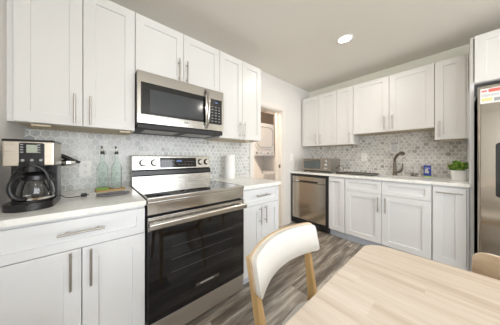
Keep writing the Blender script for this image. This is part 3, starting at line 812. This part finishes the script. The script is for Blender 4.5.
b = MB(); b.box(-.031, .031, -.016, .016, .014, .145, .002, 0); b.box(-.0315, .0315, -.0165, .0165, 0, .014, .001, 1); b.build('box', [BLUE, LGREEN], r)
b = MB()
for (u, w, q) in ((-.010, .085, .013), (-.002, .070, .014), (-.014, .060, .010), (-.004, .095, .010), (.004, .055, .009)):
    b.cyl((u, -.0160, w), (u, -.0168, w), q, n=16)
for w in (.108,): b.box(-.022, .018, -.0168, -.0160, w, w + .008)
b.build('print', WMARK, r)
# notice
b = MB(); b.box(-.047, .047, -.0012, 0, 0, .162, 0, 0)
rowz = [.146, .130, .104, .092, .080, .064, .050, .036, .022]
for i, z in enumerate(rowz):
    hgt = .010 if i < 2 else .004; wdt = .036 if i < 2 else (.034 if i % 2 else .030)
    x = -wdt
    rn = random.Random(i)
    while x < wdt:
        l = .006 + rn.random() * .008; b.box(x, min(x + l, wdt + .003), -.0016, -.0012, z - hgt / 2, z + hgt / 2, 0, 1); x += l + .003
n = b.build('notice_sign', [PAPER, mat('ink', (0.06, 0.06, 0.06), 0.6, grain=(20, .1))]); n.location = (XB - .0063, .523, 1.223); n.rotation_euler = (0, 0, RE)
tag(n, 'small white printed notice taped to the tile behind the faucet', 'sign')

# potted plant
r = thing('potted_plant', 'leafy green plant in a white tapered pot by the refrigerator panel', 'plant', (3.07, -.0285, .915), RE)
b = MB(); b.lathe([(.044, 0), (.047, .003), (.055, .102), (.057, .110), (.052, .110), (.055, .095), (.0, .095)], n=32, square=2.0); b.build('pot', CERAM, r)
MB().cyl((0, 0, .093), (0, 0, .099), .050, n=24).build('soil', DARKB, r)
rn = random.Random(3)
b = MB()
for i in range(150):
    a = rn.random() * 2 * PI; q = rn.random() ** .5
    cx, cy, cz = q * .062 * math.cos(a), q * .050 * math.sin(a), .108 + rn.random() * .088 * (1.1 - q * .4)
    if i % 4 == 0: b.tube([(cx * .4, cy * .4, .097), (cx, cy, cz)], .0012, n=4, mi=0)
    dr_ = Vector((math.cos(a) * (q + .2), math.sin(a) * (q + .2), .15 + .8 * rn.random())).normalized()
    side = dr_.cross(Vector((rn.random() - .5, rn.random() - .5, 1))).normalized()
    L_ = .036 + rn.random() * .014; W_ = .014 + rn.random() * .003
    c0 = Vector((cx, cy, cz)); up = side.cross(dr_) * .003
    vs = [b.bm.verts.new(p) for p in (c0, c0 + dr_ * L_ * .4 + side * W_ + up, c0 + dr_ * L_, c0 + dr_ * L_ * .4 - side * W_ + up)]
    vs = [v for v in vs]
    for v in vs: v.co.x = max(-.075, min(.060, v.co.x))
    b.bm.faces.new(vs).material_index = 1 if rn.random() < .48 else 0
b.build('foliage', [LEAF, LEAF2], r)

# ------------------------------------------------------------------ ceiling lamp(s)
def make_down(x, y, label):
    r = thing('ceiling_light', label, 'light', (x, y, CEIL))
    b = MB(); b.lathe([(.058, -.003), (.075, -.006), (.080, -.0005), (.058, -.0005), (.058, -.003)], n=40); b.build('trim_ring', PLATE, r)
    b = MB(); b.lathe([(.058, -.004), (.0, -.005)], n=40); b.build('diffuser', GLOW, r)
make_down(*DOWN[0], 'round recessed white ceiling light, glowing above the kitchen floor')
make_down(*DOWN[1], 'added unseen round ceiling light in front of the refrigerator')
make_down(*DOWN[2], 'added unseen round ceiling light behind the dining table')

# ------------------------------------------------------------------ laundry
r = thing('laundry_center', 'white stacked washer and dryer seen through the doorway', 'washer dryer', (2.945, 2.55, 0))
b = MB(); b.box(-.34, .34, 0, .60, 1.19, 1.915, .01); b.box(-.34, .34, -.27, .50, .02, .83, .012)
b.box(-.34, .34, .30, .60, .83, 1.19)
for u in (-.34, .325): b.prism([(-.26, .83), (.30, .83), (.30, 1.19), (.0, 1.19)], 'x', u, u + .015)
for u in (-.28, .28):
    for v in (-.2, .42): b.cyl((u, v, 0), (u, v, .02), .02)
b.build('body', APPL, r)
b = MB(); b.prism(rrect(-.30, .30, 1.34, 1.86, .12, 10), 'y', -.022, 0, bev=.006); dd = b.build('dryer_door', APPL, r)
b = MB(); b.tube([(x, -.024, z) for x, z in rrect(-.26, .26, 1.38, 1.82, .11, 8)], .006, n=8, closed=True); b.build('door_seal', GREYP, dd)
b = MB(); b.box(-.335, .335, -.012, 0, 1.20, 1.32, .003); cp = b.build('control_panel', APPL, r)
for u in (-.26, -.16, -.10, .10, .23):
    b = MB(); b.cyl((u, -.012, 1.255), (u, -.035, 1.255), .022, .018, n=20); b.build('knob', GREYP if u in (-.26, .10) else CHROME, cp)
b = MB(); b.tube([(-.342, .0, 1.19), (-.342, -.26, .84)], .012, n=6); b.build('edge_trim', GREYP, r)
b = MB(); b.box(-.27, .27, -.22, .25, .8302, .845, .004); b.build('washer_lid', APPL, r)
r = thing('storage_crate', 'dark brown storage box on top of the stacked dryer', 'box', (2.945, 2.80, 1.915))
b = MB(); b.box(-.32, .32, -.25, .20, 0, .23, .008); b.build('crate', DARKB, r)
MB().box(-.326, .326, -.256, .206, .19, .235, .004).build('lid', DARKB, r)

# ------------------------------------------------------------------ dining table
r = thing('dining_table', 'pale oak dining table with rounded corners in the foreground', 'table', (.36, -.30, 0))
def soft(x0, x1, y0, y1, rr): return rrect(x0, x1, y0, y1, rr, 10)
TX0, TX1, TY0, TY1 = -.90, .705, -.85, .556
b = MB()
# slightly skewed slab: the far edge leans by a few millimetres
pts = soft(TX0, TX1, TY0, TY1, .085)
pts = [(x + (.045 * (TY1 - y) / 1.0 if x > 0 else 0), y) for x, y in pts]
b.prism(pts, 'z', .722, .750, bev=.004); b.build('tabletop', TABLEW, r)
b = MB(); b.box(-.80, .60, -.75, -.72, .64, .722); b.box(-.80, .60, .42, .45, .64, .722); b.box(-.80, -.77, -.72, .42, .64, .722); b.box(.57, .60, -.72, .42, .64, .722); b.build('apron', CHAIRW, r)
for u in (-.80, .60):
    for v in (-.75, .45):
        b = MB(); b.cyl((u - math.copysign(.03, u), v - math.copysign(.03, v), .722), (u, v, 0), .034, .020, n=20); b.build('leg', CHAIRW, r)

# ------------------------------------------------------------------ dining chairs
def back_curve(hw_, dep, n=36):
    ts = [-math.cos(PI * i / n) for i in range(n + 1)]
    return [(hw_ * t, -dep * t * t) for t in ts]
def slab(curve, y_off, t, z0, z1, lean, rnd, b, mi=0, puff=0.0, nz=8):
    """curved slab following the plan curve, thickness t towards -y"""
    n = len(curve) - 1; front = []; back = []
    L = abs(curve[-1][0])
    for j in range(nz + 1):
        w = j / nz; fr_, bk_ = [], []
        for i, (x, y) in enumerate(curve):
            ex = L - abs(x)
            cut = 0
            if ex < rnd: cut = rnd - math.sqrt(max(0, rnd ** 2 - (rnd - ex) ** 2))
            za, zb = z0 + cut, z1 - cut
            z = za + (zb - za) * w
            yy = y + y_off + lean * (z - z0)
            pf = puff * (1 - (2 * w - 1) ** 4) * (1 - (x / L) ** 6)
            fr_.append(b.bm.verts.new((x, yy - t - pf, z))); bk_.append(b.bm.verts.new((x, yy, z)))
        front.append(fr_); back.append(bk_)
    def q(a, b_, c, d): 
        b.bm.faces.new((a, b_, c, d)).material_index = mi
    for j in range(nz):
        for i in range(n):
            q(front[j][i], front[j][i + 1], front[j + 1][i + 1], front[j + 1][i]); q(back[j][i], back[j + 1][i], back[j + 1][i + 1], back[j][i + 1])
        q(front[j][0], front[j + 1][0], back[j + 1][0], back[j][0]); q(front[j][n], back[j][n], back[j + 1][n], front[j + 1][n])
    for i in range(n):
        q(front[0][i], back[0][i], back[0][i + 1], front[0][i + 1]); q(front[nz][i], front[nz][i + 1], back[nz][i + 1], back[nz][i])
def limb(b, p0, p1, w0, w1, mi=0):
    """tapered squared limb between two points"""
    rings = []
    for p, w_ in ((p0, w0), (p1, w1)):
        rings.append([b.bm.verts.new((p[0] + sx * w_[0] / 2, p[1] + sy * w_[1] / 2, p[2])) for sx, sy in ((-1, -1), (1, -1), (1, 1), (-1, 1))])
    fs = [b.bm.faces.new(rings[0][::-1]), b.bm.faces.new(rings[1])]
    for k in range(4): fs.append(b.bm.faces.new((rings[0][k], rings[0][(k + 1) % 4], rings[1][(k + 1) % 4], rings[1][k])))
    es = list(set(e for f in fs for e in f.edges)); bmesh.ops.bevel(b.bm, geom=es, offset=.004, segments=2, profile=.5, affect='EDGES')
def chair(label, loc, rotz, post=.232, ptop=.785, rnd=.014):
    r = thing('dining_chair', label, 'chair', loc, rotz)
    cv = back_curve(.256, .062)
    b = MB(); slab(cv, 0, .012, .672, .800, .20, rnd, b); br = b.build('back_panel', CHAIRP, r)
    b = MB(); slab([(x * .985, y) for x, y in cv], -.0122, .020, .664, .796, .20, rnd + .004, b, puff=.006); b.build('back_cushion', FABRIC, r)
    for s in (-1, 1):
        b = MB()
        limb(b, (s * .205, -.075, .430), (s * post, -.062 * (post / .256) ** 2 + .20 * (ptop - .68) + .011, ptop), (.036, .040), (.026, .020))
        limb(b, (s * .225, .015, 0), (s * .205, -.075, .4305), (.026, .028), (.036, .040))
        b.build('leg', CHAIRW, r)
        b = MB(); limb(b, (s * .225, -.470, 0), (s * .200, -.440, .430), (.026, .026), (.038, .038)); b.build('leg', CHAIRW, r)
    b = MB(); b.box(-.205, .205, -.455, -.435, .375, .4205, .003); b.box(-.205, .205, -.10, -.08, .375, .4205, .003)
    for s in (-1, 1): b.box(s * .205 - .010, s * .205 + .010, -.44, -.07, .375, .4205, .003)
    b.build('seat_frame', CHAIRW, r)
    b = MB()
    pts = rrect(-.215, .215, -.475, -.060, .17, 12)
    b.prism(pts, 'z', .421, .453, bev=.010); b.build('seat', FABRIC, r)
    return r
chair('cream-padded curved-back wooden chair pulled out between the table and range', (.698, .515, 0), math.radians(4))
chair('wooden chair whose curved back shows beyond the table, near refrigerator', (1.150, -.300, 0), math.radians(90), post=.16, ptop=.74, rnd=.040)
